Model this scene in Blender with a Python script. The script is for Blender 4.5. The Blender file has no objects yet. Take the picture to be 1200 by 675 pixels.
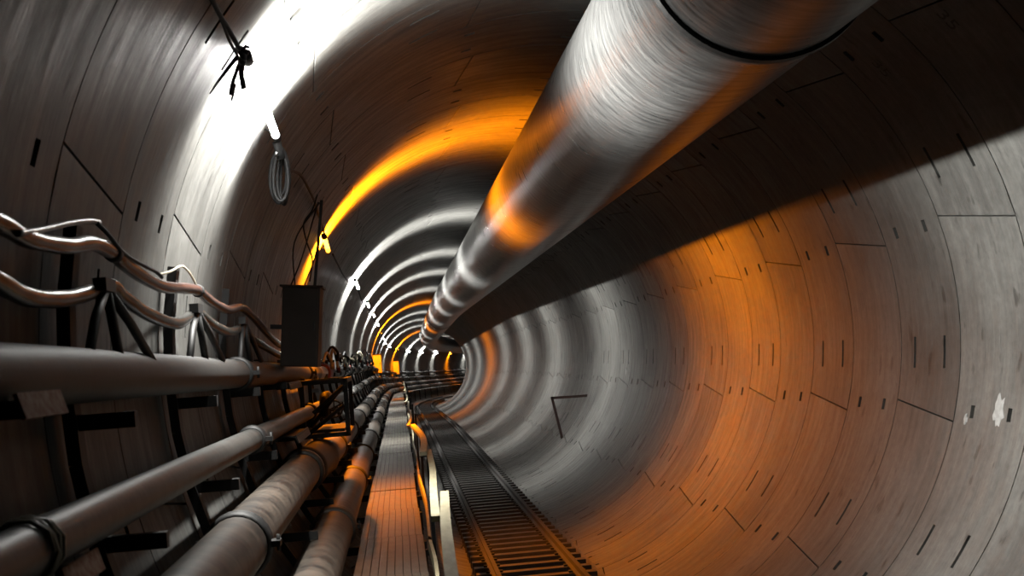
import bpy, math, random
from mathutils import Vector, Matrix
random.seed(7)
COL = bpy.context.scene.collection
R = 2.8                      # inner radius of the lining
TX, TZ = 1.50, 0.055         # tunnel axis measured from the camera
CZ = 2.745                   # height of the camera over the lowest point of the invert
RINGW = 1.126
WW, WA, KK = 5300, 10500, 4.9      # strength of the white and amber lamps, narrowness of their fan of light
F = 1450.0
VP = (467.7, 422.3)
ROLL = math.radians(4.0)

# ------------------------------------------------------------------ path of the tunnel
S1, RC = 75.0, 217.0
def centre(s):
    if s < 40: dz = 0
    elif s < 50: dz = -.016*(s-40)**2/20
    else: dz = -.016*(s-45)
    if s <= S1: return 0.0, s, dz, 0.0
    a = (s-S1)/RC
    return RC*(1-math.cos(a)), S1+RC*math.sin(a), dz, a
def P(x, s, z):
    cx, cy, dz, a = centre(s)
    return Vector((cx + x*math.cos(a), cy - x*math.sin(a), z + dz + CZ))
def wall_x(z, off=0.0, side=-1):
    r = R-off
    return TX + side*math.sqrt(max(0, r*r-(z-TZ)**2))

# ------------------------------------------------------------------ camera
t = Vector((VP[0]-600, -(VP[1]-337.5), -F)).normalized()
xi = t.cross(Vector((0, 1, 0))).normalized(); yi = xi.cross(t)
Xc = xi*math.cos(ROLL)+yi*math.sin(ROLL); Zc = -xi*math.sin(ROLL)+yi*math.cos(ROLL)
rotm = Matrix((Xc, t, Zc))
cam = bpy.data.cameras.new('camera'); camo = bpy.data.objects.new('camera', cam)
COL.objects.link(camo)
camo.matrix_world = Matrix.Translation((0, 0, CZ)) @ rotm.to_4x4()
cam.sensor_width = 36; cam.lens = F/1200*36
cam.dof.use_dof = True; cam.dof.focus_distance = 14; cam.dof.aperture_fstop = 5.0
cam.clip_start = .05; cam.clip_end = 400
bpy.context.scene.camera = camo
def at(u, v, x=None, s=None):
    """point (x, s, z) seen at a spot of the photo, at lateral offset x or at station s"""
    d = rotm @ Vector((u-600, -(v-337.5), -F))
    k = (x/d.x) if x is not None else (s/d.y)
    return (d.x*k, d.y*k, d.z*k)

# ------------------------------------------------------------------ materials
ALBEDO_SCALE = .32       # darkens every base colour so bounced light stays low and shade deep
def mat(name, col=(.5,.5,.5), rough=.6, metal=0.0, var=.0, scale=6, stretch=(1,1,1), bump=0.0, col2=None, uv=False, emit=None, es=0, thr=(.35,.65)):
    m = bpy.data.materials.new(name); m.use_nodes = True
    nt = m.node_tree; N = nt.nodes; L = nt.links; b = N['Principled BSDF']
    col = tuple(c*ALBEDO_SCALE for c in col); col2 = tuple(c*ALBEDO_SCALE for c in col2) if col2 else None
    b.inputs['Base Color'].default_value = (*col, 1)
    b.inputs['Roughness'].default_value = rough; b.inputs['Metallic'].default_value = metal
    if emit:        # glowing clear tube round the light source
        em = N.new('ShaderNodeEmission'); em.inputs[0].default_value = (*emit, 1); em.inputs[1].default_value = es
        tr = N.new('ShaderNodeBsdfTransparent'); ad = N.new('ShaderNodeAddShader')
        L.new(em.outputs[0], ad.inputs[0]); L.new(tr.outputs[0], ad.inputs[1]); L.new(ad.outputs[0], N['Material Output'].inputs[0])
        return m
    if emit:
        b.inputs['Emission Color'].default_value = (*emit, 1); b.inputs['Emission Strength'].default_value = es
        return m
    if col2 or bump:
        tc = N.new('ShaderNodeTexCoord'); mp = N.new('ShaderNodeMapping'); mp.inputs['Scale'].default_value = stretch
        L.new(tc.outputs['UV' if uv else 'Object'], mp.inputs['Vector'])
        no = N.new('ShaderNodeTexNoise'); no.inputs['Scale'].default_value = scale; no.inputs['Detail'].default_value = 6; no.inputs['Roughness'].default_value = .6
        L.new(mp.outputs[0], no.inputs['Vector'])
        if col2:
            r = N.new('ShaderNodeValToRGB'); r.color_ramp.elements[0].position = thr[0]; r.color_ramp.elements[1].position = thr[1]
            r.color_ramp.elements[0].color = (*col, 1); r.color_ramp.elements[1].color = (*col2, 1)
            L.new(no.outputs['Fac'], r.inputs['Fac']); L.new(r.outputs[0], b.inputs['Base Color'])
        if bump:
            bp = N.new('ShaderNodeBump'); bp.inputs['Strength'].default_value = bump; bp.inputs['Distance'].default_value = .01
            L.new(no.outputs['Fac'], bp.inputs['Height']); L.new(bp.outputs[0], b.inputs['Normal'])
    return m

def concrete():
    m = bpy.data.materials.new('lining_concrete'); m.use_nodes = True
    nt = m.node_tree; N = nt.nodes; L = nt.links; b = N['Principled BSDF']
    uv = N.new('ShaderNodeUVMap'); uv.uv_map = 'UVMap'
    def noise(sc, scale, det=6, ro=.6):
        mp = N.new('ShaderNodeMapping'); mp.inputs['Scale'].default_value = sc; L.new(uv.outputs[0], mp.inputs[0])
        n = N.new('ShaderNodeTexNoise'); n.inputs['Scale'].default_value = scale; n.inputs['Detail'].default_value = det; n.inputs['Roughness'].default_value = ro
        L.new(mp.outputs[0], n.inputs['Vector']); return n.outputs['Fac']
    def mapr(x, a, b_, c, d):
        r = N.new('ShaderNodeMapRange'); r.inputs[1].default_value = a; r.inputs[2].default_value = b_; r.inputs[3].default_value = c; r.inputs[4].default_value = d
        L.new(x, r.inputs[0]); return r.outputs[0]
    def mul(a, b_):
        q = N.new('ShaderNodeMath'); q.operation = 'MULTIPLY'; L.new(a, q.inputs[0]); L.new(b_, q.inputs[1]); return q.outputs[0]
    big = mapr(noise((1, 1, 1), .9, 5), .3, .7, .62, 1.22)
    streak = mapr(noise((.35, 9, 1), 1.6, 5), .3, .7, .78, 1.14)        # marks left by the ring moulds, running round the ring
    fine = mapr(noise((1, 1, 1), 14, 8, .7), .3, .7, .72, 1.2)
    at_ = N.new('ShaderNodeAttribute'); at_.attribute_name = 'tone'
    spot = mapr(noise((.6, 1.4, 1), 5.5, 3, .5), .30, .36, .45, 1.0)    # damp and grout stains
    v = mul(mul(mul(big, streak), fine), mul(at_.outputs['Fac'], spot))
    mx = N.new('ShaderNodeMix'); mx.data_type = 'RGBA'; mx.blend_type = 'MULTIPLY'; mx.inputs['Factor'].default_value = 1
    mx.inputs[6].default_value = (.070, .0695, .0655, 1)
    cb = N.new('ShaderNodeCombineColor')
    for i in range(3): L.new(v, cb.inputs[i])
    L.new(cb.outputs[0], mx.inputs[7]); L.new(mx.outputs[2], b.inputs['Base Color'])
    L.new(mapr(noise((.5, 3, 1), 3, 5), .3, .7, .36, .6), b.inputs['Roughness'])
    b.inputs['Specular IOR Level'].default_value = .22
    bp = N.new('ShaderNodeBump'); bp.inputs['Strength'].default_value = .22; bp.inputs['Distance'].default_value = .01
    L.new(noise((.6, 4, 1), 8, 8, .65), bp.inputs['Height']); L.new(bp.outputs[0], b.inputs['Normal'])
    return m

def duct_metal():
    m = bpy.data.materials.new('spiral_duct_sheet'); m.use_nodes = True
    nt = m.node_tree; N = nt.nodes; L = nt.links; b = N['Principled BSDF']
    uv = N.new('ShaderNodeUVMap'); uv.uv_map = 'UVMap'
    def noise(sc, scale, det=5, ro=.6, dist=0):
        mp = N.new('ShaderNodeMapping'); mp.inputs['Scale'].default_value = sc; L.new(uv.outputs[0], mp.inputs[0])
        n = N.new('ShaderNodeTexNoise'); n.inputs['Scale'].default_value = scale; n.inputs['Detail'].default_value = det; n.inputs['Roughness'].default_value = ro; n.inputs['Distortion'].default_value = dist
        L.new(mp.outputs[0], n.inputs['Vector']); return n.outputs['Fac']
    def mapr(x, a, b_, c, d):
        r = N.new('ShaderNodeMapRange'); r.inputs[1].default_value = a; r.inputs[2].default_value = b_; r.inputs[3].default_value = c; r.inputs[4].default_value = d
        L.new(x, r.inputs[0]); return r.outputs[0]
    scr = noise((.8, 7, 1), 4.0, 8, .7, .4)
    r = N.new('ShaderNodeValToRGB'); r.color_ramp.elements[0].position = .32; r.color_ramp.elements[1].position = .70
    r.color_ramp.elements[0].color = (.02, .021, .022, 1); r.color_ramp.elements[1].color = (.155, .155, .152, 1)
    L.new(scr, r.inputs[0]); L.new(r.outputs[0], b.inputs['Base Color'])
    b.inputs['Metallic'].default_value = .5
    L.new(mapr(noise((1, 5, 1), 2.2), .3, .7, .26, .36), b.inputs['Roughness'])
    wv = N.new('ShaderNodeTexWave'); wv.wave_type = 'BANDS'; wv.bands_direction = 'Y'; wv.inputs['Scale'].default_value = 2.2; wv.inputs['Distortion'].default_value = .3
    mp = N.new('ShaderNodeMapping'); mp.inputs['Rotation'].default_value = (0, 0, .03); L.new(uv.outputs[0], mp.inputs[0]); L.new(mp.outputs[0], wv.inputs['Vector'])
    ad = N.new('ShaderNodeMath'); ad.operation = 'ADD'
    sc = N.new('ShaderNodeMath'); sc.operation = 'MULTIPLY'; sc.inputs[1].default_value = .35
    L.new(wv.outputs['Fac'], sc.inputs[0]); L.new(sc.outputs[0], ad.inputs[0]); L.new(noise((.7, 9, 1), 3.0, 6), ad.inputs[1])
    bp = N.new('ShaderNodeBump'); bp.inputs['Strength'].default_value = .10; bp.inputs['Distance'].default_value = .02
    L.new(ad.outputs[0], bp.inputs['Height']); L.new(bp.outputs[0], b.inputs['Normal'])
    return m

M = dict(
    concrete=concrete(), duct=duct_metal(),
    rubber=mat('black_rubber', (.006,.006,.006), .6),
    black=mat('black_steel', (.008,.008,.009), .6, .1, col2=(.02,.017,.015), scale=8),
    hosered=mat('brown_hose_rubber', (.13,.07,.06), .26, col2=(.22,.13,.11), scale=5),
    hosegrey=mat('grey_hose_rubber', (.06,.058,.052), .26, col2=(.10,.097,.09), scale=5),
    conduit=mat('white_conduit', (.7,.7,.68), .35),
    cable=mat('black_cable', (.010,.010,.011), .75),
    cablepale=mat('pale_cable', (1.3,1.2,.9), .4),
    yellow=mat('yellow_tie', (.6,.55,.08), .5),
    galv=mat('galvanised_pipe', (.045,.046,.042), .45, .2, col2=(.13,.13,.122), scale=5, stretch=(1,2,1), bump=.2),
    pipegrey=mat('grey_painted_pipe', (.012,.0125,.0115), .55, .0, col2=(.032,.032,.029), scale=5.0, bump=.25),
    rustpipe=mat('weathered_steel_pipe', (.022,.017,.013), .5, .15, col2=(.19,.15,.115), scale=4.5, stretch=(1,1.6,1), bump=.3, thr=(.36,.62)),
    rust=mat('rusty_steel', (.75,.25,.12), .8, .0, col2=(1.3,.85,.6), scale=30, bump=.2),
    redpaint=mat('red_paint', (.45,.05,.02), .45),
    bracket=mat('brown_red_steel', (.035,.008,.005), .6, col2=(.06,.015,.01), scale=10),
    plate=mat('walkway_grating', (.24,.215,.17), .5, .2, col2=(.36,.33,.27), scale=5, bump=.1),
    plategap=mat('walkway_underside', (.03,.026,.02), .7),
    timber=mat('pale_timber', (.62,.54,.33), .6, col2=(.95,.85,.56), scale=6, stretch=(4,1,4)),
    rail=mat('rail_steel', (.012,.009,.008), .85, .0, col2=(.025,.018,.015), scale=9),
    sleeper=mat('dirty_sleeper', (.012,.012,.011), .6, .0, col2=(.055,.052,.048), scale=7, bump=.3),
    cab=mat('brown_cabinet', (.05,.028,.018), .75, col2=(.07,.04,.027), scale=5),
    cabpale=mat('pale_cabinet', (1.2,1.1,.9), .5),
    plaster=mat('white_filler', (.75,.74,.72), .8, col2=(.5,.49,.47), scale=20, bump=.3),
    ink=mat('black_stencil', (.01,.01,.01), .7),
    blue=mat('blue_plug', (.03,.08,.5), .4),
    chrome=mat('bright_clip', (.7,.7,.72), .25, .9),
    white=mat('white_tube', (1,1,1), .5, emit=(1.0,.985,.95), es=60),
    amber=mat('amber_tube', (1,.6,.1), .5, emit=(1.0,.40,.04), es=4.5),
)

# ------------------------------------------------------------------ mesh builder
class MB:
    def __init__(self): self.v = []; self.f = []; self.sm = []
    def add(self, vs, fs, smooth=False):
        n = len(self.v); self.v += [Vector(p) for p in vs]
        self.f += [tuple(i+n for i in f) for f in fs]; self.sm += [smooth]*len(fs); return self
    def box(self, c, d, rot=None):
        x, y, z = d[0]/2, d[1]/2, d[2]/2
        vs = [Vector((a*x, b*y, e*z)) for a in (-1,1) for b in (-1,1) for e in (-1,1)]
        if rot: vs = [rot @ p for p in vs]
        vs = [p+Vector(c) for p in vs]
        return self.add(vs, [(0,1,3,2),(4,6,7,5),(0,4,5,1),(2,3,7,6),(0,2,6,4),(1,5,7,3)])
    def bar(self, a, b, w, h):
        """square bar from a to b"""
        a = Vector(a); b = Vector(b); d = b-a
        q = d.to_track_quat('Y', 'Z').to_matrix()
        return self.box((a+b)/2, (w, d.length, h), q)
    def prism(self, prof, y0, y1):
        """profile (x,z) extruded along y"""
        n = len(prof)
        vs = [(x, y0, z) for x, z in prof]+[(x, y1, z) for x, z in prof]
        fs = [(i, (i+1) % n, n+(i+1) % n, n+i) for i in range(n)]+[tuple(range(n))[::-1], tuple(range(n, 2*n))]
        return self.add(vs, fs)
    def tube(self, pts, r, n=12, caps=True, radii=None):
        pts = [Vector(p) for p in pts]; k = len(pts); vs = []; fs = []; up = None
        for i, p in enumerate(pts):
            d = (pts[min(i+1, k-1)]-pts[max(i-1, 0)]).normalized()
            if up is None: up = Vector((0,0,1)) if abs(d.z) < .9 else Vector((1,0,0))
            s = d.cross(up).normalized(); up = s.cross(d).normalized()
            rr = radii[i] if radii else r
            for j in range(n):
                a = 2*math.pi*j/n; vs.append(p+(s*math.cos(a)+up*math.sin(a))*rr)
        for i in range(k-1):
            for j in range(n):
                fs.append((i*n+j, (i+1)*n+j, (i+1)*n+(j+1) % n, i*n+(j+1) % n))
        self.add(vs, fs, True)
        if caps:
            b = len(self.v)-len(vs)
            self.f += [tuple(b+j for j in range(n)), tuple(b+(k-1)*n+j for j in range(n))[::-1]]; self.sm += [False]*2
        return self
    def shift(self, o):
        o = Vector(o); self.v = [p-o for p in self.v]; return self
    def build(self, name, m, parent=None, origin=None):
        if origin is not None: self.shift(origin)
        me = bpy.data.meshes.new(name); me.from_pydata([tuple(p) for p in self.v], [], self.f)
        me.polygons.foreach_set('use_smooth', self.sm); me.materials.append(M[m] if isinstance(m, str) else m)
        import bmesh
        bm = bmesh.new(); bm.from_mesh(me); bmesh.ops.recalc_face_normals(bm, faces=bm.faces); bm.to_mesh(me); bm.free()
        o = bpy.data.objects.new(name, me); COL.objects.link(o)
        if parent: o.parent = parent
        elif origin is not None: o.location = origin
        return o
def tag(o, label=None, cat=None, group=None, kind=None):
    if label: o['label'] = label
    if cat: o['category'] = cat
    if group: o['group'] = group
    if kind: o['kind'] = kind
    return o
def empty(name, loc, rz=0):
    o = bpy.data.objects.new(name, None); o.empty_display_size = .1; COL.objects.link(o)
    o.location = loc; o.rotation_euler = (0, 0, rz); return o
KIDS = {}
def copy_tree(o, parent=None):
    c = o.copy(); COL.objects.link(c)
    if parent: c.parent = parent
    for ch in list(o.children): copy_tree(ch, c)
    return c
def put(o, x, s, z):
    o.location = P(x, s, z); o.rotation_euler = (0, 0, -centre(s)[3]); return o
def catmull(p, n=8):
    p = [Vector(q) for q in p]; q = [p[0]*2-p[1]]+p+[p[-1]*2-p[-2]]; out = []
    for i in range(1, len(q)-2):
        for j in range(n):
            u = j/n
            out.append(.5*((2*q[i])+(q[i+1]-q[i-1])*u+(2*q[i-1]-5*q[i]+4*q[i+1]-q[i+2])*u*u+(3*q[i]-q[i-1]-3*q[i+1]+q[i+2])*u**3))
    return out+[p[-1]]

# ------------------------------------------------------------------ tunnel lining
def cyl(th, s, r):
    a = math.radians(th); return P(TX+r*math.cos(a), s, TZ+r*math.sin(a))
ZONES = (('wall_right', -48, 62), ('ceiling', 62, 128), ('wall_left', 128, 236), ('floor', 236, 312))
bufs = {z[0]: [[], [], [], []] for z in ZONES}      # verts, faces, uvs, tones
def zone(th):
    t_ = (th+48) % 360-48
    for n, a, b in ZONES:
        if a <= t_ < b: return n
def quad(zn, pts, uvs, tone):
    b = bufs[zn]; n = len(b[0]); b[0] += pts; b[1].append((n, n+1, n+2, n+3)); b[2] += uvs; b[3].append(tone)
DEEP = .10
def lining():
    g = .013
    K0, K1 = -10, 126
    for k in range(K0, K1):
        s0 = 6.90+RINGW*k; s1 = s0+RINGW
        detail = k < 42
        base = -16.0 if k % 2 == 0 else 14.0
        lines = []          # (theta, skew, tag)
        js = [base+60*n for n in range(6)]
        rnd = random.Random(k*31+5)
        tones = [rnd.uniform(.76, 1.12) for _ in range(6)]
        used = []
        for n, j in enumerate(js):
            dj = math.degrees(g/R)/2
            lines += [(j-dj, 1.4), (j+dj, 1.4)]; used.append((j-2.0, j+2.0))
            if detail:
                a, b = j+7.0, j+12.3; lines += [(a, 0), (b, 0)]; used.append((a-.7, a+.7)); used.append((b-.7, b+.7))
                a, b = j+29.4, j+31.4; lines += [(a, 0), (b, 0)]; used.append((a-.7, a+.7)); used.append((b-.7, b+.7))
        step = 2.0 if detail and k < 20 else 3.0
        q = js[0]-2.2
        while q < js[0]+357.8-.5:
            if not any(a < qq < b for a, b in used for qq in (q, q+360, q-360)): lines.append((q, 0))
            q += step
        lines.sort()
        # start just after the first joint's lower edge so the sheet closes after 360 degrees
        i0 = lines.index((js[0]-math.degrees(g/R)/2, 1.4)); lines = lines[i0:]+[(a+360, b) for a, b in lines[:i0]]; lines.append((lines[0][0]+360, 1.4))
        if detail: sl = [g/2, .25*RINGW-.030, .25*RINGW-.020, .25*RINGW+.020, .25*RINGW+.030, .75*RINGW-.030, .75*RINGW-.020, .75*RINGW+.020, .75*RINGW+.030, RINGW-g/2]
        else: sl = [g/2, RINGW-g/2]
        def th(i, sv): return lines[i][0]+lines[i][1]*(sv/RINGW*2-1)
        def opened(i, c):
            if i < 0: i += len(lines)-1
            if i >= len(lines)-1: i -= len(lines)-1
            m = (lines[i][0]+lines[i+1][0])/2; rel = (m-js[0]) % 60
            if rel < .1 or rel > 59.9: return True
            if not detail: return False
            if 7.0 < rel < 12.3 and c in (2, 6): return True
            if 29.4 < rel < 31.4 and c in (1, 2, 3, 5, 6, 7): return True
            return False
        for i in range(len(lines)-1):
            m = (lines[i][0]+lines[i+1][0])/2; zn = zone(m)
            tone = tones[int(((m-js[0]) % 360)//60)]
            for c in range(len(sl)-1):
                a, b = sl[c], sl[c+1]
                ts = (th(i, a), th(i, b), th(i+1, b), th(i+1, a)); ss = (a, b, b, a)
                op = opened(i, c)
                if not op:
                    quad(zn, [cyl(x, s0+y, R) for x, y in zip(ts, ss)], [(math.radians(x)*R, s0+y) for x, y in zip(ts, ss)], tone)
                    # side walls towards recesses
                    def side(e, f):
                        quad(zn, [cyl(e[0], s0+e[1], R), cyl(f[0], s0+f[1], R), cyl(f[0], s0+f[1], R+DEEP), cyl(e[0], s0+e[1], R+DEEP)],
                             [(math.radians(e[0])*R, s0+e[1]), (math.radians(f[0])*R, s0+f[1]), (math.radians(f[0])*R, s0+f[1]+.1), (math.radians(e[0])*R, s0+e[1]+.1)], tone)
                    if opened(i-1, c): side((ts[0], a), (ts[1], b))
                    if opened(i+1, c): side((ts[3], a), (ts[2], b))
                    if c == 0 or opened(i, c-1): side((ts[0], a), (ts[3], a))
                    if c == len(sl)-2 or opened(i, c+1): side((ts[1], b), (ts[2], b))
    # back of the joints and pockets
    sA, sB = 6.9+RINGW*K0, 6.9+RINGW*K1
    for q in range(0, 360, 4):
        s = sA
        while s < sB:
            e = min(s+(6 if s < 70 else 3), sB); ts = (q, q, q+4, q+4); ss = (s, e, e, s)
            quad(zone(q+2), [cyl(x, y, R+DEEP) for x, y in zip(ts, ss)], [(math.radians(x)*R, y) for x, y in zip(ts, ss)], .9)
            s = e
lining()
import bmesh
for zn, (v, f, uv, tn) in bufs.items():
    me = bpy.data.meshes.new(zn); me.from_pydata([tuple(p) for p in v], [], f)
    ul = me.uv_layers.new(name='UVMap'); ul.data.foreach_set('uv', [c for p in uv for c in p])
    ca = me.attributes.new('tone', 'FLOAT', 'FACE'); ca.data.foreach_set('value', tn)
    me.materials.append(M['concrete'])
    bm = bmesh.new(); bm.from_mesh(me); bmesh.ops.remove_doubles(bm, verts=bm.verts, dist=.0005)
    for fc in bm.faces: fc.smooth = True
    for e in bm.edges:
        if len(e.link_faces) != 2 or e.calc_face_angle(0) > .5: e.smooth = False
    bm.to_mesh(me); bm.free()
    o = bpy.data.objects.new(zn, me); COL.objects.link(o); o['kind'] = 'structure'

def splat(name, u, v, rad, seed, parent):
    """thin irregular patch of filler sitting on the lining"""
    d = rotm @ Vector((u-600, -(v-337.5), -F)); A = d.x**2+d.z**2; B = -2*(d.x*TX+d.z*TZ); C = TX**2+TZ**2-R*R
    k = (-B+math.sqrt(B*B-4*A*C))/(2*A); x, s, z = d.x*k, d.y*k, d.z*k
    th0 = math.degrees(math.atan2(z-TZ, x-TX)); rr = random.Random(seed); n = 18; ring = []
    for i in range(n):
        a = 2*math.pi*i/n; q = rad*rr.uniform(.55, 1.15)
        ring.append((th0+math.degrees(q*1.6*math.sin(a)/R), s+q*math.cos(a)))
    mb = MB(); vs = [cyl(a, b, R-.002) for a, b in ring]+[cyl(th0+(a-th0)*.7, s+(b-s)*.7, R-.010) for a, b in ring]
    fs = [(i, (i+1) % n, n+(i+1) % n, n+i) for i in range(n)]+[tuple(range(n, 2*n))]
    mb.add(vs, fs); o = mb.build(name, 'plaster'); o.parent = parent; o['label'] = 'white filler smeared on the concrete'
WR = bpy.data.objects['wall_right']
splat('filler_patch', 1171, 480, .085, 3, WR); splat('filler_patch', 1132, 492, .03, 5, WR); splat('filler_patch', 734, 436, .06, 9, WR)

def stencil(txt, u, v, h, parent):
    d = rotm @ Vector((u-600, -(v-337.5), -F)); A = d.x**2+d.z**2; B = -2*(d.x*TX+d.z*TZ); C = TX**2+TZ**2-R*R
    k = (-B+math.sqrt(B*B-4*A*C))/(2*A); x, s, z = d.x*k, d.y*k, d.z*k
    th0 = math.atan2(z-TZ, x-TX)
    cu = bpy.data.curves.new('stencil', 'FONT'); cu.body = txt; cu.size = h; cu.align_x = 'CENTER'; cu.align_y = 'CENTER'
    to = bpy.data.objects.new('tmp', cu); COL.objects.link(to)
    dg = bpy.context.evaluated_depsgraph_get(); me = bpy.data.meshes.new_from_object(to.evaluated_get(dg))
    bpy.data.objects.remove(to)
    for vv in me.vertices:
        # read along the ring, top of the figures towards the camera
        vv.co = cyl(math.degrees(th0-vv.co.x/R), s-vv.co.y, R-.003)
    me.materials.append(M['ink']); o = bpy.data.objects.new('stencil_number', me); COL.objects.link(o); o.parent = parent
    o['label'] = 'black stencilled ring number'
stencil('35', 1111, 23, .17, WR); stencil('35', 1033, 80, .17, WR)

# ------------------------------------------------------------------ ventilation duct
DX, DZ, DR = 1.957, 1.974, .61
duct = empty('ventilation_duct', P(DX, 0, DZ-DR))
tag(duct, 'huge silvery round ventilation duct hanging high along the right of the tunnel', 'duct')
def duct_piece(name, sa, sb, r, m):
    n = 72; ss = []; s = sa
    while s < sb-1e-6: ss.append(s); s += (2.0 if s < 60 else 1.5)
    ss.append(sb)
    me = bpy.data.meshes.new(name); vs = []; fs = []; uv = []
    o0 = P(DX, 0, DZ-DR)
    for s in ss:
        for j in range(n+1):
            a = 2*math.pi*j/n; vs.append(tuple(P(DX+r*math.cos(a), s, DZ+r*math.sin(a))-o0))
    for i in range(len(ss)-1):
        for j in range(n):
            q = (i*(n+1)+j, i*(n+1)+j+1, (i+1)*(n+1)+j+1, (i+1)*(n+1)+j); fs.append(q)
            for w in q: uv.append(((w % (n+1))*2*math.pi*r/n, ss[w//(n+1)]))
    me.from_pydata(vs, [], fs); ul = me.uv_layers.new(name='UVMap'); ul.data.foreach_set('uv', [c for p in uv for c in p])
    me.polygons.foreach_set('use_smooth', [True]*len(fs)); me.materials.append(M[m])
    o = bpy.data.objects.new(name, me); COL.objects.link(o); o.parent = duct; return o
def duct_ring(name, s, r0, r1, w, m):
    mb = MB(); n = 72; prof = [(r0, -w/2), (r1, -w/2), (r1+.006, 0), (r1, w/2), (r0, w/2)]
    o0 = P(DX, 0, DZ-DR); vs = []; fs = []
    for j in range(n):
        a = 2*math.pi*j/n
        for r, y in prof: vs.append(P(DX+r*math.cos(a), s+y, DZ+r*math.sin(a))-o0)
    k = len(prof)
    for j in range(n):
        for i in range(k-1): fs.append((j*k+i, j*k+i+1, ((j+1) % n)*k+i+1, ((j+1) % n)*k+i))
    mb.add(vs, fs, False); return mb.build(name, m, duct)
duct_piece('duct_section', -9, 5.97, .60, 'duct'); duct_piece('duct_section', 6.03, 54, DR, 'duct'); duct_piece('duct_section', 54.05, 138, DR, 'duct')
o = duct_ring('joint_band', 6.0, .58, .622, .085, 'rubber'); o['label'] = 'black rubber joint band'
duct_ring('joint_band', 54.02, .58, .62, .08, 'rubber')
for s in [9+6*i for i in range(18)]:
    mb = MB(); o0 = P(DX, 0, DZ-DR)
    a = P(DX+.42, s, DZ+DR*.72)-o0; b = P(DX+.50, s, TZ+math.sqrt(R*R-(DX+.50-TX)**2)+.02)-o0
    mb.bar(a, b, .012, .012); mb.build('hanger_rod', 'black', duct)

# ------------------------------------------------------------------ long pipes
def path_pts(key, s0, s1, step=1.0):
    """key: list of (s, x, z) -> points along the tunnel"""
    out = []; s = s0
    while True:
        for a, b in zip(key, key[1:]):
            if a[0] <= s <= b[0]: break
        else: b = key[-1]; a = key[-1]
        u = 0 if a is b else (s-a[0])/(b[0]-a[0]); u = max(0, min(1, u))
        out.append(P(a[1]+(b[1]-a[1])*u, s, a[2]+(b[2]-a[2])*u))
        if s >= s1: break
        s = min(s+step, s1)
    return out
def keyat(key, s):
    for a, b in zip(key, key[1:]):
        if a[0] <= s <= b[0]:
            u = (s-a[0])/(b[0]-a[0]); return a[1]+(b[1]-a[1])*u, a[2]+(b[2]-a[2])*u
    return key[-1][1:]
def pipe(name, label, key, s0, s1, r, m, joints, jm='black', jw=.10, jr=.022):
    root = empty(name, P(key[0][1], s0, key[0][2]-r)); tag(root, label, 'pipe', 'long pipes along the left wall')
    o0 = root.location.copy()
    mb = MB().tube([p-o0 for p in path_pts(key, s0, s1)], r, 24); mb.build('pipe_barrel', m, root)
    for i, s in enumerate(joints):
        x, z = keyat(key, s); x2, z2 = keyat(key, s+.1)
        a = P(x, s-jw/2, z)-o0; b = P(x, s+jw/2, z)-o0; d = b-a; rj = r+jr
        mb = MB().tube([a, a+d*.12, a+d*.3, a+d*.7, a+d*.88, b], rj, 24, radii=[r+.004, rj, rj*.93, rj*.93, rj, r+.004])
        cp = mb.build('coupling', jm, root)
        for sx in (-1, 1):
            c = ((a+b)/2)+Vector((sx*(rj+.015), 0, .0)); m2 = MB().box(c, (.05, jw*.8, .03))
            if s < 34: m2.tube([c+Vector((sx*.012, 0, -.04)), c+Vector((sx*.012, 0, .04))], .011, 6)
            m2.build('bolt_lug', jm, cp if s < 34 else root)
    return root
KD = [(0, -1.12, .055), (3.5, -1.12, .04), (13, -1.12, -.05), (20, -1.12, -.12), (32, -1.10, -.15), (150, -1.10, -.15)]
KC = [(0, -1.02, -.42), (3.5, -1.015, -.43), (13, -1.0, -.475), (22, -.97, -.55), (150, -.97, -.56)]
KA = [(0, -.87, -.87), (11, -.87, -.87), (14.5, -.86, -.98), (30, -.84, -1.03), (150, -.84, -1.03)]
KB = [(0, -.645, -1.385), (150, -.645, -1.385)]
pD = pipe('upper_pipe', 'thick grey steel pipe running just below the sagging hoses, topmost of the four pipes', KD, 1.0, 138, .098, 'pipegrey', [8.7, 14.6, 23.5, 27, 31, 35, 40]+[46+6*i for i in range(15)])
pC = pipe('middle_pipe', 'slim pale grey pipe second from the top, tied with rope near the camera', KC, 1.0, 138, .075, 'galv', [8.4, 13.4, 22.5, 26, 30.5, 35, 40]+[46+6*i for i in range(15)])
pA = pipe('large_pipe', 'fat weathered pipe second from the walkway with a wide dark collar', KA, 1.0, 138, .152, 'rustpipe', [6.4, 15.2, 19.2, 23.2, 27.2, 31.2, 35.2, 40]+[46+6*i for i in range(15)], jw=.12)
pB = pipe('lower_pipe', 'weathered brownish pipe lying directly beside the walkway', KB, 1.0, 138, .16, 'rustpipe', [7.0, 10.8, 14.9, 18.8, 22.8, 26.8, 30.8, 35, 40]+[46+6*i for i in range(15)], jw=.12)
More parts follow.
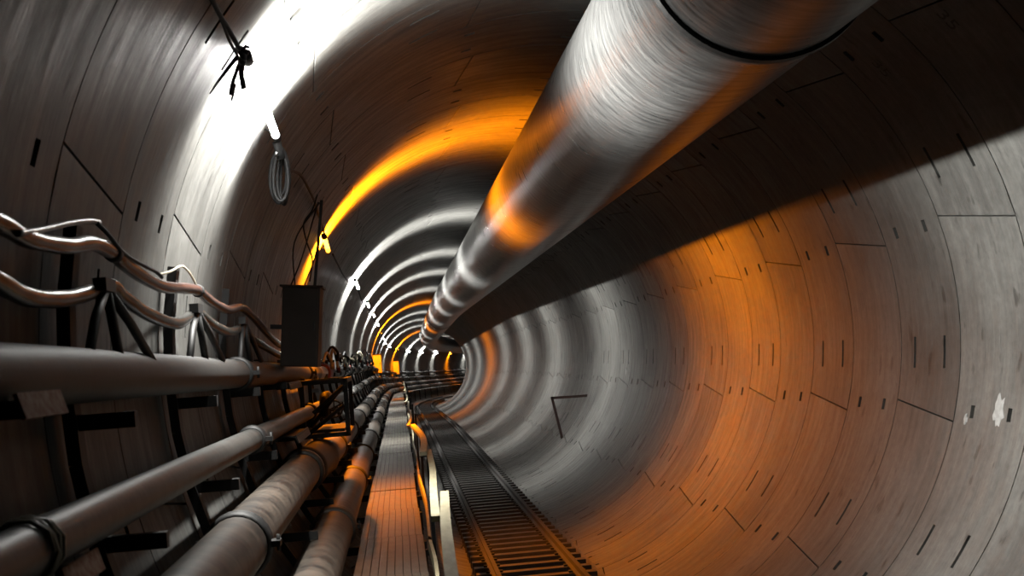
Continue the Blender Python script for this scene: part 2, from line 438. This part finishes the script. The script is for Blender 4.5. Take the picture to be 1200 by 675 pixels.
# wide flanged collar on the large pipe
o0 = pA.location.copy()
def coll(root, key, sa, sb, r, m, name, prof=None):
    o0 = root.location.copy()
    xa, za = keyat(key, sa); xb, zb = keyat(key, sb)
    a = P(xa, sa, za)-o0; b = P(xb, sb, zb)-o0
    prof = prof or [(0, .9), (.02, 1), (.98, 1), (1, .9)]
    o = MB().tube([a+(b-a)*u for u, _ in prof], r, 32, radii=[r*q for _, q in prof]).build(name, m, root); return o
coll(pA, KA, 10.5, 10.75, .185, 'rustpipe', 'flange', [(0, .86), (.1, 1), (.4, 1), (.5, .92), (.9, .95), (1, .9)])
o = coll(pA, KA, 10.78, 12.9, .19, 'black', 'collar', [(0, .85), (.02, 1), (.1, 1), (.14, .93), (.86, .93), (.9, 1), (.98, 1), (1, .85)]); o['label'] = 'wide black collar'
coll(pB, KB, 10.65, 11.0, .19, 'rustpipe', 'flange', [(0, .86), (.1, 1), (.3, 1), (.4, .93), (.9, .95), (1, .88)])
coll(pD, KD, 16.6, 18.0, .10, 'conduit', 'pale_sleeve')['label'] = 'pale sleeve'
coll(pD, KD, 18.02, 18.6, .14, 'redpaint', 'valve_body', [(0, .8), (.1, 1), (.3, .8), (.6, 1.05), (.8, .8), (1, 1)])['label'] = 'red valve body'
for s_ in (24.2, 28, 33): coll(pD, KD, s_, s_+1.1, .10, 'conduit', 'pale_sleeve')
for s_ in (22.9, 26.6, 31.2): coll(pC, KC, s_, s_+1.2, .085, 'conduit', 'pale_sleeve')
# rope round the near end of the middle pipe
rp = []; o0 = pC.location.copy()
for i in range(50):
    a = i*.62; x, z = keyat(KC, 3.42)
    rp.append(P(x+.087*math.cos(a), 3.36+i*.0024+.012*math.sin(a*2.3), z+.087*math.sin(a))-o0)
rp += [rp[-1]+Vector((.01, -.02, -.06)), rp[-1]+Vector((.0, -.05, -.16)), rp[-1]+Vector((-.01, -.09, -.26))]
MB().tube(rp, .006, 6).build('rope_lashing', 'cablepale', pC)['label'] = 'frayed pale rope lashing'

# ------------------------------------------------------------------ pipe racks (post, arms, foot)
def make_rack(top=.60):
    root = empty('pipe_rack', (0, 0, 0)); base = -1.72
    # post follows the lining, local z measured from base
    pts = [(wall_x(z, .055), 0, z-base) for z in (top, top/2, 0, -.3, -.6, -.9, -1.2, -1.6)]
    m = MB()
    for a, b in zip(pts, pts[1:]): m.bar(a, b, .09, .05)
    m.build('post', 'black', root)
    for x0, z in ((-1.0, -.115), (-.91, -.575), (-.66, -1.165)):
        xa = wall_x(z, .06)
        m = MB().box(((xa+x0)/2, 0, z-base-.03), (x0-xa, .05, .06)); m.build('arm', 'black', root)
    m = MB()
    m.box((-.42, 0, -1.645-base), (1.10, .07, .07)); m.build('walkway_bearer', 'black', root)
    m = MB(); zf = TZ-math.sqrt(R*R-(TX-.10)**2)
    m.bar((.10, 0, -1.68-base), (.10, 0, zf-base+.01), .06, .06); m.box((.10, 0, zf-base+.02), (.16, .12, .02)); m.build('foot', 'black', root)
    return root
rack0 = make_rack(); rack1 = make_rack(.10)
rl = {2: 'black pipe rack standing between the two nearest sagging bends of the hoses', 3: 'second black pipe rack along the left wall, behind the second bend of the hoses'}
i = 0; s = .6
racks = []
while s < 138:
    o = rack0 if i == 0 else rack1 if i == 5 else copy_tree(rack0 if i < 5 else rack1)
    put(o, 0, s, -1.72)
    tag(o, rl.get(i, 'black steel pipe rack in the row along the left wall'), 'rack', 'pipe racks along the left wall'); i += 1; s += 2.1 if s < 60 else 4.2
# diagonal hangers that carry the lower hose at each rack
def hanger(s, label, first=False):
    root = empty('hose_hanger', P(-1.10, s, .12)); tag(root, label, 'bracket', 'hose hangers')
    for dx, ds, dz in ((.0, -.34, -.06), (.02, .10, -.05), (.04, .62, -.04)):
        MB().tube([(0, .02, .24), (dx*.5, ds*.5, .12), (dx, ds, dz)], .020, 8).build('strut', 'black', root)
    MB().box((0, 0, .25), (.05, .16, .05)).build('clamp', 'black', root)
hanger(4.85, 'three black struts fanning down under the nearest bend of the lower hose')
hanger(7.0, 'three black struts fanning down under the second bend of the lower hose')
hanger(9.1, 'three black struts under the third bend of the lower hose, left of the cabinet')

# saddles with rusty faces under the pipes
for x, s, z, lab in ((-.955, 3.42, -.045, 'rusty saddle plate under the topmost pipe near the camera'), (-.95, 3.72, -.535, 'rusty saddle plate under the slim pale pipe near the camera'),
                     (-1.0, 12.0, -.16, 'pale worn saddle plate under the topmost pipe before the valve frame'), (-.87, 10.9, -.58, 'pale worn saddle plate under the slim pipe before the valve frame')):
    r_ = empty('saddle_plate', P(x, s, z)); tag(r_, lab, 'bracket')
    L_ = .40 if s < 5 else 1.3
    MB().box((0, 0, 0), (.012, L_, .07), Matrix.Rotation(-.3, 3, 'Y')).build('face', 'rust' if s < 5 else 'galv', r_)
    if s > 5: MB().box((-.09, 0, .02), (.18, L_*.9, .012)).build('flange', 'black', r_)
    MB().box((-.10, 0, -.01), (.16, .06, .05)).build('stub', 'black', r_)

# ------------------------------------------------------------------ valve frame where the pipes meet
vf = empty('valve_frame', P(-.80, 13.3, -.72)); tag(vf, 'black steel frame with valves and a handwheel, between the upper pipes', 'frame')
m = MB()
for x in (-.20, .24):
    for y in (-.6, .6): m.bar((x, y, .0), (x, y, .58), .045, .045)
for z in (.02, .56):
    for y in (-.6, .6): m.bar((-.20, y, z), (.24, y, z), .045, .045)
    for x in (-.20, .24): m.bar((x, -.6, z), (x, .6, z), .045, .045)
m.build('frame', 'black', vf)
MB().box((.0, 0, .06), (.40, 1.1, .03)).build('tray', 'black', vf)
m = MB().tube([(.0, -.35, .2), (.0, -.35, .33), (.0, -.2, .40), (.0, .3, .40)], .05, 14); m.build('valve', 'black', vf)
m = MB(); m.tube([(.10+.085*math.cos(a), -.37, .27+.085*math.sin(a)) for a in [i*math.pi/12 for i in range(25)]], .009, 8)
for a in range(4): m.bar((.10, -.37, .27), (.10+.085*math.cos(a*math.pi/2), -.37, .27+.085*math.sin(a*math.pi/2)), .012, .012)
m.build('handwheel', 'galv', vf)
m = MB()
for a, b in (((-.15, -.62, .05), (.2, -.55, .30)), ((-.1, -.58, .25), (.22, -.5, .5)), ((-.15, -.3, .1), (.2, -.45, .5))): m.tube([a, b], .022, 10)
m.build('hose_stub', 'cable', vf)
MB().box((-.06, -.63, .48), (.07, .01, .04)).build('tag_plate', 'conduit', vf)

# ------------------------------------------------------------------ sagging hoses
def hose(name, label, px, x, rad, m, ties=(), tail=()):
    pts = [P(*at(u, v, x=xx)) for u, v, xx in px]+[P(*q) for q in tail]
    sm = catmull(pts, 8); root = empty(name, sm[0]); tag(root, label, 'hose')
    n = len(sm); rr = [rad*(.9+.14*math.sin(i*.9)*.3+.1) for i in range(n)]
    MB().tube([p-sm[0] for p in sm], rad, 18, radii=rr).build('hose_body', m, root)
    for k in ties:
        i = k*8; d = (sm[i+1]-sm[i-1]).normalized()
        MB().tube([sm[i]-sm[0]-d*.03, sm[i]-sm[0]-d*.025, sm[i]-sm[0]+d*.025, sm[i]-sm[0]+d*.03], rad*1.2, 18, radii=[rad, rad*1.22, rad*1.22, rad]).build('tie', 'cable', root)
    return root, sm
X1 = -1.13
hose('upper_hose', 'thick reddish brown hose sagging from rack to rack, upper of the two', [(-60, 235, X1), (0, 262, X1), (33, 280, X1), (77, 288, X1), (107, 285, X1), (133, 297, X1), (150, 313, X1), (187, 335, X1), (217, 338, X1), (232, 341, X1), (247, 353, X1), (267, 363, X1), (282, 360, X1), (297, 372, X1), (325, 402, X1), (352, 414, X1), (378, 424, X1)], X1, .030, 'hosered', (5, 9))
hose('lower_hose', 'thick grey hose sagging from rack to rack, lower of the two', [(-60, 292, X1), (0, 332, X1), (33, 348, X1), (73, 350, X1), (107, 342, X1), (128, 334, X1), (143, 347, X1), (173, 368, X1), (207, 379, X1), (230, 367, X1), (247, 379, X1), (267, 389, X1), (281, 387, X1), (293, 396, X1), (320, 412, X1), (347, 426, X1), (368, 434, X1)], X1, .031, 'hosegrey')
def thin(name, label, px, rad, m, parent=None, grp=None):
    pts = catmull([P(*at(u, v, x=x)) for u, v, x in px], 6)
    o = MB().tube(pts, rad, 8).build(name, m, None, pts[0]); tag(o, label, 'cable', grp); return o
thin('white_conduit', 'thin bright white conduit arching above the nearest bend of the upper hose', [(20, 274, -1.10), (50, 269, -1.12), (80, 262, -1.13), (105, 259, -1.14), (116, 261, -1.15)], .011, 'conduit')
thin('black_cable', 'thin black cable following the brown hose between its first two bends', [(113, 261, -1.14), (128, 276, -1.11), (145, 297, -1.10), (170, 312, -1.11), (182, 318, -1.12), (190, 325, -1.12)], .009, 'cable')
thin('pale_cable', 'thin pale green cable end curling above the second bend of the brown hose', [(186, 322, -1.14), (200, 318, -1.15), (213, 312, -1.15), (222, 320, -1.15), (230, 334, -1.14)], .007, 'cablepale')
o = MB().box((0, 0, 0), (.03, .22, .03), Matrix.Rotation(.5, 3, 'X')).build('yellow_tie', 'yellow', None, P(*at(290, 363, x=-1.10))); o.location = P(*at(290, 363, x=-1.10)); tag(o, 'short yellow tie at the third bend of the brown hose', 'tie')

# ------------------------------------------------------------------ cabinets with their conduit post and loose cables
def make_cabinet(mm):
    root = empty('switch_cabinet', (0, 0, 0))
    w, d, h = .325, .45, .70
    m = MB().box((0, 0, h/2), (w, d, h)); m.build('body', mm, root)
    dr = MB().box((0, -d/2-.01, h/2), (w-.03, .016, h-.03)).build('door', mm, root)
    MB().box((.0, 0, h+.008), (w+.05, d+.05, .016)).build('cover', 'cab', root)
    MB().box((.12, -d/2-.025, .36), (.015, .02, .08)).build('handle', 'black', dr)
    MB().bar((.10, 0, h), (.14, 0, h+.80), .026, .026).build('conduit_post', 'black', root)
    for k, (a, b, c) in enumerate((((-.12, 0, h), (-.02, 0, h+.28), (.11, -.02, h+.78)), ((.0, 0, h), (.10, .1, h+.35), (.13, 0, h+.80)), ((-.08, .1, h), (-.10, .1, h+.42), (.12, 0, h+.78)))):
        MB().tube(catmull([a, b, c], 6), .007, 6).build('loose_cable', 'cable', root)
    MB().bar((-.16, 0, .35), (-.28, 0, .35), .04, .04).build('wall_bracket', 'black', root)
    return root
c1 = make_cabinet('cab'); c1.location = P(-.875, 11.2, .01); c1.rotation_euler = (0, math.radians(5.5), 0)
tag(c1, 'dark brown upright cabinet on the left wall beside the first amber lamp', 'cabinet', 'wall cabinets')
c2 = make_cabinet('cabpale'); put(c2, -1.05, 59.5, -.30); c2.scale = (1.25, 1, 1.25)
tag(c2, 'amber-lit cabinet far down the left wall, nearer of the two small ones', 'cabinet', 'wall cabinets')
c3 = make_cabinet('cabpale'); put(c3, -1.05, 93.5, -.25); c3.scale = (1.35, 1, 1.4)
tag(c3, 'tiny amber-lit cabinet far down the left wall, farther of the two', 'cabinet', 'wall cabinets')

# ------------------------------------------------------------------ lamps
UPB = .65
def light_data(name, col, watts, k):
    ld = bpy.data.lights.new(name, 'POINT'); ld.energy = watts; ld.color = col; ld.shadow_soft_size = .02; ld.use_nodes = True
    nt = ld.node_tree; N = nt.nodes; L = nt.links; em = N['Emission']
    tc = N.new('ShaderNodeTexCoord'); sp = N.new('ShaderNodeSeparateXYZ'); L.new(tc.outputs['Normal'], sp.inputs[0])
    m1 = N.new('ShaderNodeMath'); m1.operation = 'MULTIPLY'; L.new(sp.outputs[1], m1.inputs[0]); L.new(sp.outputs[1], m1.inputs[1])
    m2 = N.new('ShaderNodeMath'); m2.operation = 'SUBTRACT'; m2.inputs[0].default_value = 1; L.new(m1.outputs[0], m2.inputs[1]); m2.use_clamp = True
    m3 = N.new('ShaderNodeMath'); m3.operation = 'POWER'; m3.inputs[1].default_value = k; L.new(m2.outputs[0], m3.inputs[0])
    # added upward bias brightens the ceiling and dims the floor; no reflector exists
    m4 = N.new('ShaderNodeMath'); m4.operation = 'MULTIPLY_ADD'; m4.inputs[1].default_value = UPB; m4.inputs[2].default_value = 1.0; L.new(sp.outputs[2], m4.inputs[0])
    m5 = N.new('ShaderNodeMath'); m5.operation = 'MULTIPLY'; L.new(m3.outputs[0], m5.inputs[0]); L.new(m4.outputs[0], m5.inputs[1])
    L.new(m5.outputs[0], em.inputs[1]); return ld
LD = dict(white=light_data('white_lamp_light', (1, .985, .93), WW/6, KK), amber=light_data('amber_lamp_light', (1, .24, .003), WA/6, 6.5), near=light_data('near_lamp_light', (1, .985, .93), 5400/6, 4.4))
def make_lamp(kind, L=1.25, r=.022):
    root = empty('tube_lamp', (0, 0, 0)); n = 12
    vs = [(r*math.cos(2*math.pi*j/n), y, r*math.sin(2*math.pi*j/n)) for y in (-L/2, L/2) for j in range(n)]
    MB().add(vs, [(j, (j+1) % n, n+(j+1) % n, n+j) for j in range(n)], True).build('tube', kind, root)
    for y in (-1, 1):
        MB().tube([(0, y*L/2, 0), (0, y*(L/2+.09), 0)], r*1.25, 14).build('end_cap', 'cable', root)
        MB().tube([(0, y*(L/2+.05), 0), (-.03, y*(L/2+.05), .035), (-.085, y*(L/2+.05), .06)], .006, 6).build('clip', 'chrome', root)
    for y in (-.4, -.24, -.08, .08, .24, .4):
        lo = bpy.data.objects.new('light', LD[kind]); COL.objects.link(lo); lo.parent = root; lo.location = (0, y*L, 0)
    return root
LX, LZ = -.735, 1.575
lamps = [(7.72, 'w', -.70, 1.60), (15.5, 'a', -.80, 1.51), (24.9, 'w', None, None), (33.8, 'w', None, None), (41.5, 'w', None, None), (50, 'w', None, None), (58.5, 'a', None, None), (67, 'w', None, None),
         (75.5, 'w', None, None), (84, 'w', None, None), (92.5, 'a', None, None), (101, 'w', None, None), (109.5, 'w', None, None), (118, 'w', None, None), (126, 'a', None, None), (134, 'w', None, None)]
pw = make_lamp('white'); pa = make_lamp('amber', .9, .028); first = {'w': True, 'a': True}
near_lamp = None
for i, (s, kd, x, z) in enumerate(lamps):
    pr = pw if kd == 'w' else pa
    o = pr if first[kd] else copy_tree(pr); first[kd] = False
    put(o, x or LX, s, z or LZ)
    o.rotation_euler.rotate_axis('X', math.radians(-1.5))
    col = 'white' if kd == 'w' else 'amber'
    if i == 0: 
        lab = 'glaring white tube lamp high on the left wall, nearest of the row'
        q0, q1 = P(*at(291, 72, s=6.62)), P(*at(323, 158, s=8.44)); o.location = (q0+q1)/2
        o.rotation_euler = (q1-q0).to_track_quat('Y', 'Z').to_euler(); o.scale = (1.1, (q1-q0).length/1.25, 1.1)
        for ch in o.children:
            if ch.type == 'LIGHT': ch.data = LD['near']
    elif i == 1:
        o.rotation_euler.rotate_axis('X', math.radians(-7)); o.scale = (1, .78, 1); lab = 'small glowing amber lamp on the upper left wall above the brown cabinet'
    elif i == 2: lab = 'first white lamp beyond the nearest amber lamp'
    elif i < 6: lab = 'distant white lamp in the row between the first and second amber lamps'
    elif i == 6: lab = 'second amber lamp of the row, above the nearer amber-lit cabinet'
    elif i < 10: lab = 'tiny white lamp between the second and third amber lamps of the row'
    elif i == 10: lab = 'third amber lamp of the row, at the start of the bend'
    else: lab = 'tiny white lamp at the far bend beyond the third amber lamp'
    tag(o, lab, 'lamp', 'tube lamps along the upper left wall')

# festoon cables along the lamps
def festoon(pts, label, rad=.010, m='cable', name='festoon_cable', grp=None):
    q = catmull([P(*p) for p in pts], 8); o = MB().tube(q, rad, 8).build(name, m, None, q[0]); tag(o, label, 'cable', grp); return o
def A(u, v, s): return at(u, v, s=s)
festoon([A(243, -12, 5.6), A(256, 14, 5.85), (*A(270, 38, 6.1),), A(281, 58, 6.3)], 'black supply cable running down to the clip of the nearest white lamp', .013)
festoon([A(252, 6, 5.8), A(262, 30, 6.0), A(270, 50, 6.15), A(280, 68, 6.3)], 'second black cable bowing away beside the supply cable at the nearest lamp', .008)
festoon([A(324, 170, 8.6), A(336, 196, 9.2), A(352, 205, 10.2), A(362, 222, 11.4), A(370, 240, 12.8), A(376, 262, 14.6), A(381, 276, 15.3)], 'black cable strung from the nearest white lamp to the amber lamp', .012)
festoon([A(390, 298, 16.6), A(397, 312, 18.6), A(402, 322, 20.5), A(408, 330, 23.5)], 'black cable strung from the amber lamp to the next white lamp', .013)
prev = 25.6
for i in range(2, len(lamps)-1):
    a, b = lamps[i][0]+.75, lamps[i+1][0]-.6
    festoon([(LX-.01, a, LZ-.01), (LX-.02, (a*2+b)/3, LZ-.13), (LX-.02, (a+2*b)/3, LZ-.14), (LX-.01, b, LZ)], 'black cable strung between two of the distant lamps', .016, grp='cables between the distant lamps')
# clamp with hanging straps at the near end of the first lamp
cl = empty('cable_clamp', P(*A(284, 62, 6.3))); tag(cl, 'dark clamp with hooks and hanging straps at the near end of the glaring lamp', 'clamp')
def rel(u, v, s): return P(*A(u, v, s))-cl.location
MB().tube([rel(280, 56, 6.3), rel(285, 64, 6.32), rel(284, 74, 6.32)], .02, 10).build('clamp_body', 'cable', cl)
for a in ((292, 56), (291, 63)): MB().tube([rel(284, 60, 6.3), rel((284+a[0])/2, a[1]-2, 6.28), rel(*a, 6.28)], .009, 8).build('hook', 'cable', cl)
MB().tube(catmull([rel(282, 68, 6.25), rel(277, 84, 6.25), rel(272, 100, 6.25), rel(270, 112, 6.25)], 5), .010, 8).build('strap', 'cable', cl)
MB().tube(catmull([rel(285, 72, 6.25), rel(283, 88, 6.25), rel(286, 104, 6.25)], 5), .014, 8).build('strap', 'cable', cl)
MB().tube(catmull([rel(279, 66, 6.2), rel(266, 82, 6.2), rel(254, 98, 6.2), rel(246, 110, 6.2)], 5), .012, 8, radii=[.014-.0007*i for i in range(16)]).build('strap', 'cable', cl)
MB().tube(catmull([rel(276, 98, 6.22), rel(274, 108, 6.22), rel(271, 118, 6.22)], 4), .006, 8).build('bright_hook', 'chrome', cl)
MB().tube([rel(284+4*math.cos(a), 73+3*math.sin(a), 6.2) for a in [i*.52 for i in range(13)]], .004, 6).build('ring', 'chrome', cl)
# coil of cable under the far end of the first lamp
ck = empty('cable_coil', P(*A(330, 178, 8.6))); tag(ck, 'long coil of black cable hanging below the far end of the glaring lamp', 'cable')
def relk(u, v, s): return P(*A(u, v, s))-ck.location
for k, (w, h, du) in enumerate(((10, 30, 0), (7, 26, 2), (13, 33, -1), (5, 30, 4), (11, 28, -3))):
    pts = [relk(329+du+w*math.sin(a)*(.55+.45*math.sin(a/2)), 206+du-h*math.cos(a), 8.6+.03*k) for a in [j*2*math.pi/28 for j in range(29)]]
    MB().tube(pts, .011, 7).build('cable_loop', 'cable', ck)
MB().tube([relk(324, 166, 8.55), relk(327, 176, 8.58), relk(330, 186, 8.6)], .03, 10).build('plug', 'cable', ck)
MB().tube([relk(322.5, 180, 8.5), relk(325.5, 181, 8.5)], .018, 12).build('socket', 'chrome', ck)
bl = MB().tube([(0, 0, 0), (.0, 0, -.10), (.01, 0, -.22)], .032, 10, radii=[.03, .036, .022]).build('hanging_plug', 'blue', None, P(LX-.03, 24.2, LZ-.06)); bl.location = P(LX-.03, 24.2, LZ-.06)
tag(bl, 'blue plug hanging under the first white lamp beyond the amber one', 'plug')
# cable drop with knots from the cable to the cabinet post
festoon([A(372, 228, 11.2), A(366, 246, 11.2), A(356, 262, 11.2), A(359, 282, 11.2), A(366, 304, 11.2), A(363, 330, 11.2)], 'black cable looping down from the cable run to the brown cabinet', .007)

# ------------------------------------------------------------------ tangle of hoses and valves beyond the cabinet
rt = random.Random(12)
for i in range(22):
    s = 17.5+i*1.25+rt.uniform(-.3, .3); x = rt.uniform(-1.14, -1.0); z = rt.uniform(-.04, .10); h = rt.uniform(.10, .30); w = rt.uniform(.3, .9)
    pts = [(0, 0, 0), (.02, w*.2, h*.7), (.05, w*.5, h), (.08, w*.8, h*.4), (.10, w, -.06)]
    if i % 3 == 1: pts = [(0, 0, 0), (-.03, .05, h*.5), (.04, .1, h), (.12, .15, h*.6), (.10, .3, .05)]
    root = put(empty('hose_loop', (0, 0, 0)), x, s, z)
    pale = i % 5 in (0, 2, 3)  # pale base colour stands in for bright highlights on the tangle
    tag(root, ('pale' if pale else 'black')+' short hose loop in the tangle beyond the valve frame', 'hose', 'hose loops beyond the valve frame')
    MB().tube(catmull(pts, 5), rt.uniform(.013, .024), 8).build('loop', 'cablepale' if pale else 'cable', root)
    MB().tube([(.10 if i % 3 != 1 else .1, pts[-1][1], pts[-1][2]-.05), (.1, pts[-1][1], pts[-1][2]+.05)], .035, 10).build('fitting', ('conduit', 'black', 'redpaint', 'galv')[i % 4], root)

# ------------------------------------------------------------------ triangular bracket on the right wall
tb = empty('wall_bracket', P(*at(672, 490, s=27.1))); tag(tb, 'dark red angle steel bracket standing out from the lower right wall', 'bracket')
def relb(u, v): return P(*at(u, v, s=27.1))-tb.location
MB().bar(relb(646, 466.5), relb(689, 463.5), .06, .055).build('arm', 'bracket', tb)
MB().bar(relb(646.5, 465), relb(660, 518.5), .06, .055).build('strut', 'bracket', tb)

# ------------------------------------------------------------------ walkway plates
def make_plate():
    root = empty('walkway_plate', (0, 0, 0)); W, L = .566, 2.04
    m = MB(); nx, ny = 9, 44
    for i in range(nx):
        for j in range(ny):
            x0 = -W/2+W*i/nx+.004; x1 = -W/2+W*(i+1)/nx-.004; y0 = L*j/ny+.005; y1 = L*(j+1)/ny-.005
            m.add([(x0, y0, 0), (x1, y0, 0), (x1, y1, 0), (x0, y1, 0), (x0, y0, .008), (x1, y0, .008), (x1, y1, .008), (x0, y1, .008)], [(4, 5, 6, 7), (0, 1, 5, 4), (1, 2, 6, 5), (2, 3, 7, 6), (3, 0, 4, 7)])
    m.build('grating', 'plate', root)
    m = MB().box((0, L/2, -.008), (W, L, .016)); m.box((-W/2+.005, L/2, -.02), (.01, L, .05)); m.box((W/2-.005, L/2, -.02), (.01, L, .05)); m.build('tray', 'plategap', root)
    return root
pl = make_plate(); i = 0; s = 1.2; rp_ = random.Random(4)
while s < 136:
    o = pl if i == 0 else copy_tree(pl)
    put(o, -.182+rp_.uniform(-.012, .012), s, -1.604+rp_.uniform(-.004, .006))
    lab = 'ribbed steel walkway plate in the row down the middle of the walkway'
    if i == 4: lab = 'nearest visible brownish ribbed walkway plate at the bottom edge of the picture'
    if i == 6: lab = 'ribbed walkway plate glowing orange under the first amber lamp'
    tag(o, lab, 'walkway plate', 'walkway plates'); i += 1; s += 2.05

# ------------------------------------------------------------------ timber handrail and toe boards
def plank(name, key, w, h, label, grp, bow=0.0, cat='board'):
    pts = catmull([P(*k) for k in key], 6); o0 = pts[0]; mb = MB(); vs = []
    for i, p in enumerate(pts):
        d = (pts[min(i+1, len(pts)-1)]-pts[max(i-1, 0)]).normalized(); sd = d.cross(Vector((0, 0, 1))).normalized()
        for a, b in ((-1, -1), (1, -1), (1, 1), (-1, 1)): vs.append(p+sd*a*w/2+Vector((0, 0, b*h/2)))
    fs = []
    for i in range(len(pts)-1):
        for j in range(4): fs.append((i*4+j, i*4+(j+1) % 4, (i+1)*4+(j+1) % 4, (i+1)*4+j))
    n = len(pts)*4; fs += [(0, 3, 2, 1), (n-4, n-3, n-2, n-1)]
    mb.add(vs, fs); o = mb.build(name, 'timber', None, o0); tag(o, label, cat, grp); return o
HZ = -.80
plank('handrail_board', [(.120, 3.6, HZ+.01), (.135, 4.6, HZ+.01), (.165, 5.9, HZ+.01), (.21, 7.3, HZ+.005)], .050, .03, 'pale timber handrail board nearest the camera at the bottom edge of the picture', 'timber handrail boards')
plank('handrail_board', [(.130, 6.4, HZ-.022), (.152, 7.6, HZ-.022), (.19, 9.3, HZ-.022), (.204, 11.1, HZ-.022)], .046, .03, 'pale timber handrail board, second from the camera, in front of the bowed one', 'timber handrail boards')
plank('handrail_board', [(.145, 10.4, HZ+.01), (.175, 11.6, HZ+.01), (.178, 13.0, HZ+.0), (.11, 15.2, HZ)], .060, .03, 'bowed pale timber handrail board, third from the camera', 'timber handrail boards')
s = 15.0; i = 0
while s < 60:
    plank('handrail_board', [(.05+.05*(i % 2), s, HZ), (.10, s+2, HZ-.02), (.12, s+4.3, HZ+.01)], .03, .03, 'thin distant timber handrail board', 'timber handrail boards'); s += 4.2; i += 1
toe = [(8.0, 10.6), (10.4, 16.6), (16.3, 23), (22.6, 29), (28.7, 35)]
for i, (a, b) in enumerate(toe):
    plank('toe_board', [(.150, a, -1.56), (.165+.012*(i % 2), (a+b)/2, -1.56), (.148, b, -1.56)], .026, .12, ('cream toe board at the right edge of the walkway, nearest piece', 'cream toe board at the right edge of the walkway, second piece, beside the orange glow', 'orange-lit toe board at the right edge of the walkway', 'distant toe board at the right edge of the walkway', 'distant toe board at the right edge of the walkway')[i], 'toe boards')
for i, s in enumerate([6.5, 10.7, 14.9, 19.1, 23.3, 27.5, 31.7, 35.9, 40.1, 44.3, 48.5, 52.7, 56.9]):
    r_ = put(empty('handrail_post', (0, 0, 0)), .185, s, -1.68)
    tag(r_, ('black handrail post under the joint of the first two timber boards', 'black handrail post under the near end of the bowed board')[i] if i < 2 else 'black handrail post in the row along the walkway', 'post', 'handrail posts')
    m = MB().box((.005, 0, .42), (.03, .03, .84)); m.build('upright', 'black', r_)
    MB().box((-.02, 0, .845), (.10, .05, .008)).build('top_plate', 'black', r_)
    MB().box((-.045, 0, .03), (.10, .05, .05)).build('foot_clamp', 'black', r_)
# timber block by the bottom edge
b_ = MB().box((0, 0, .05), (.16, .6, .10)).build('timber_block', 'timber', None, P(.44, 8.75, -1.67)); b_.location = P(.44, 8.75, -1.67); tag(b_, 'stubby timber block right of the handrail at the bottom edge', 'block')
sb = MB().bar((0, 0, 0), (.0, 0, .73), .05, .05).build('block_stand', 'black', None, P(.44, 8.75, -2.47)); sb.location = P(.44, 8.75, -2.41); tag(sb, 'black stand carrying the stubby timber block', 'stand')

# ------------------------------------------------------------------ track
def railobj(x, label):
    z0 = -2.50; prof = [(-.055, 0), (.055, 0), (.055, .012), (.010, .025), (.010, .07), (.03, .078), (.03, .105), (-.03, .105), (-.03, .078), (-.010, .07), (-.010, .025), (-.055, .012)]
    ss = [1]+[4+3*i for i in range(36)]; n = len(prof); o0 = P(x, 1, z0); vs = []; fs = []
    for s in ss:
        for a, b in prof: vs.append(P(x+a*.8, s, z0+b)-o0)
    for i in range(len(ss)-1):
        for j in range(n): fs.append((i*n+j, i*n+(j+1) % n, (i+1)*n+(j+1) % n, (i+1)*n+j))
    fs.append(tuple(range(n)))
    o = MB().add(vs, fs).build('track_rail', 'rail'); o.location = o0; tag(o, label, 'rail', 'rails of the track')
railobj(.915, 'rusty rail of the narrow track nearer the walkway'); railobj(1.81, 'rusty rail of the narrow track nearer the right wall')
def make_sleeper():
    root = empty('track_sleeper', (0, 0, 0))
    prof = [(-.09, -.06), (-.07, .10), (.07, .10), (.09, -.06)]
    m = MB(); n = 4; vs = [(x, p[0], p[1]) for x in (-.66, .66) for p in prof]
    m.add(vs, [(0, 1, 5, 4), (1, 2, 6, 5), (2, 3, 7, 6), (3, 0, 4, 7), (0, 3, 2, 1), (4, 5, 6, 7)]); m.build('beam', 'sleeper', root)
    for x in (-.452, .443):
        for d in (-.075, .075): MB().box((x+d, 0, .112), (.04, .06, .022)).build('rail_clip', 'rail', root)
    return root
sl = make_sleeper(); i = 0; s = 8.4
while s < 100:
    o = sl if i == 0 else copy_tree(sl)
    put(o, 1.367, s, -2.60); tag(o, 'dark dirty track sleeper under the two rails', 'sleeper', 'sleepers of the track'); i += 1; s += .42 if s < 50 else 1.0
# ballast / dried mud between the lining and the sleepers
vs = []; fs = []; nx = 14; ss = [1+.5*i for i in range(240)]; rm = random.Random(3)
half = math.sqrt(R*R-(-2.66-TZ)**2)+.02
for s in ss:
    for j in range(nx+1): vs.append(P(TX-half+2*half*j/nx, s, -2.66+(rm.uniform(-.012, .012) if 0 < j < nx else 0)))
for i in range(len(ss)-1):
    for j in range(nx): q = i*(nx+1)+j; fs.append((q, q+1, q+nx+2, q+nx+1))
o = MB().add(vs, fs, True).build('trim_1', mat('track_bed', (.06,.058,.052), .5, col2=(.14,.135,.12), scale=5, bump=.5)); o['kind'] = 'structure'

# ------------------------------------------------------------------ world and view
w = bpy.data.worlds.new('world'); bpy.context.scene.world = w; w.use_nodes = True
w.node_tree.nodes['Background'].inputs[0].default_value = (0, 0, 0, 1); w.node_tree.nodes['Background'].inputs[1].default_value = 0
sc = bpy.context.scene
sc.view_settings.view_transform = 'Standard'; sc.view_settings.look = 'None'; sc.view_settings.gamma = 1; sc.view_settings.exposure = 0.0
sc.view_settings.use_curve_mapping = False
sc.cycles.use_denoising = True; sc.cycles.max_bounces = 6; sc.cycles.diffuse_bounces = 1; sc.cycles.glossy_bounces = 3; sc.cycles.sample_clamp_indirect = 2.5
sc.cycles.caustics_reflective = False
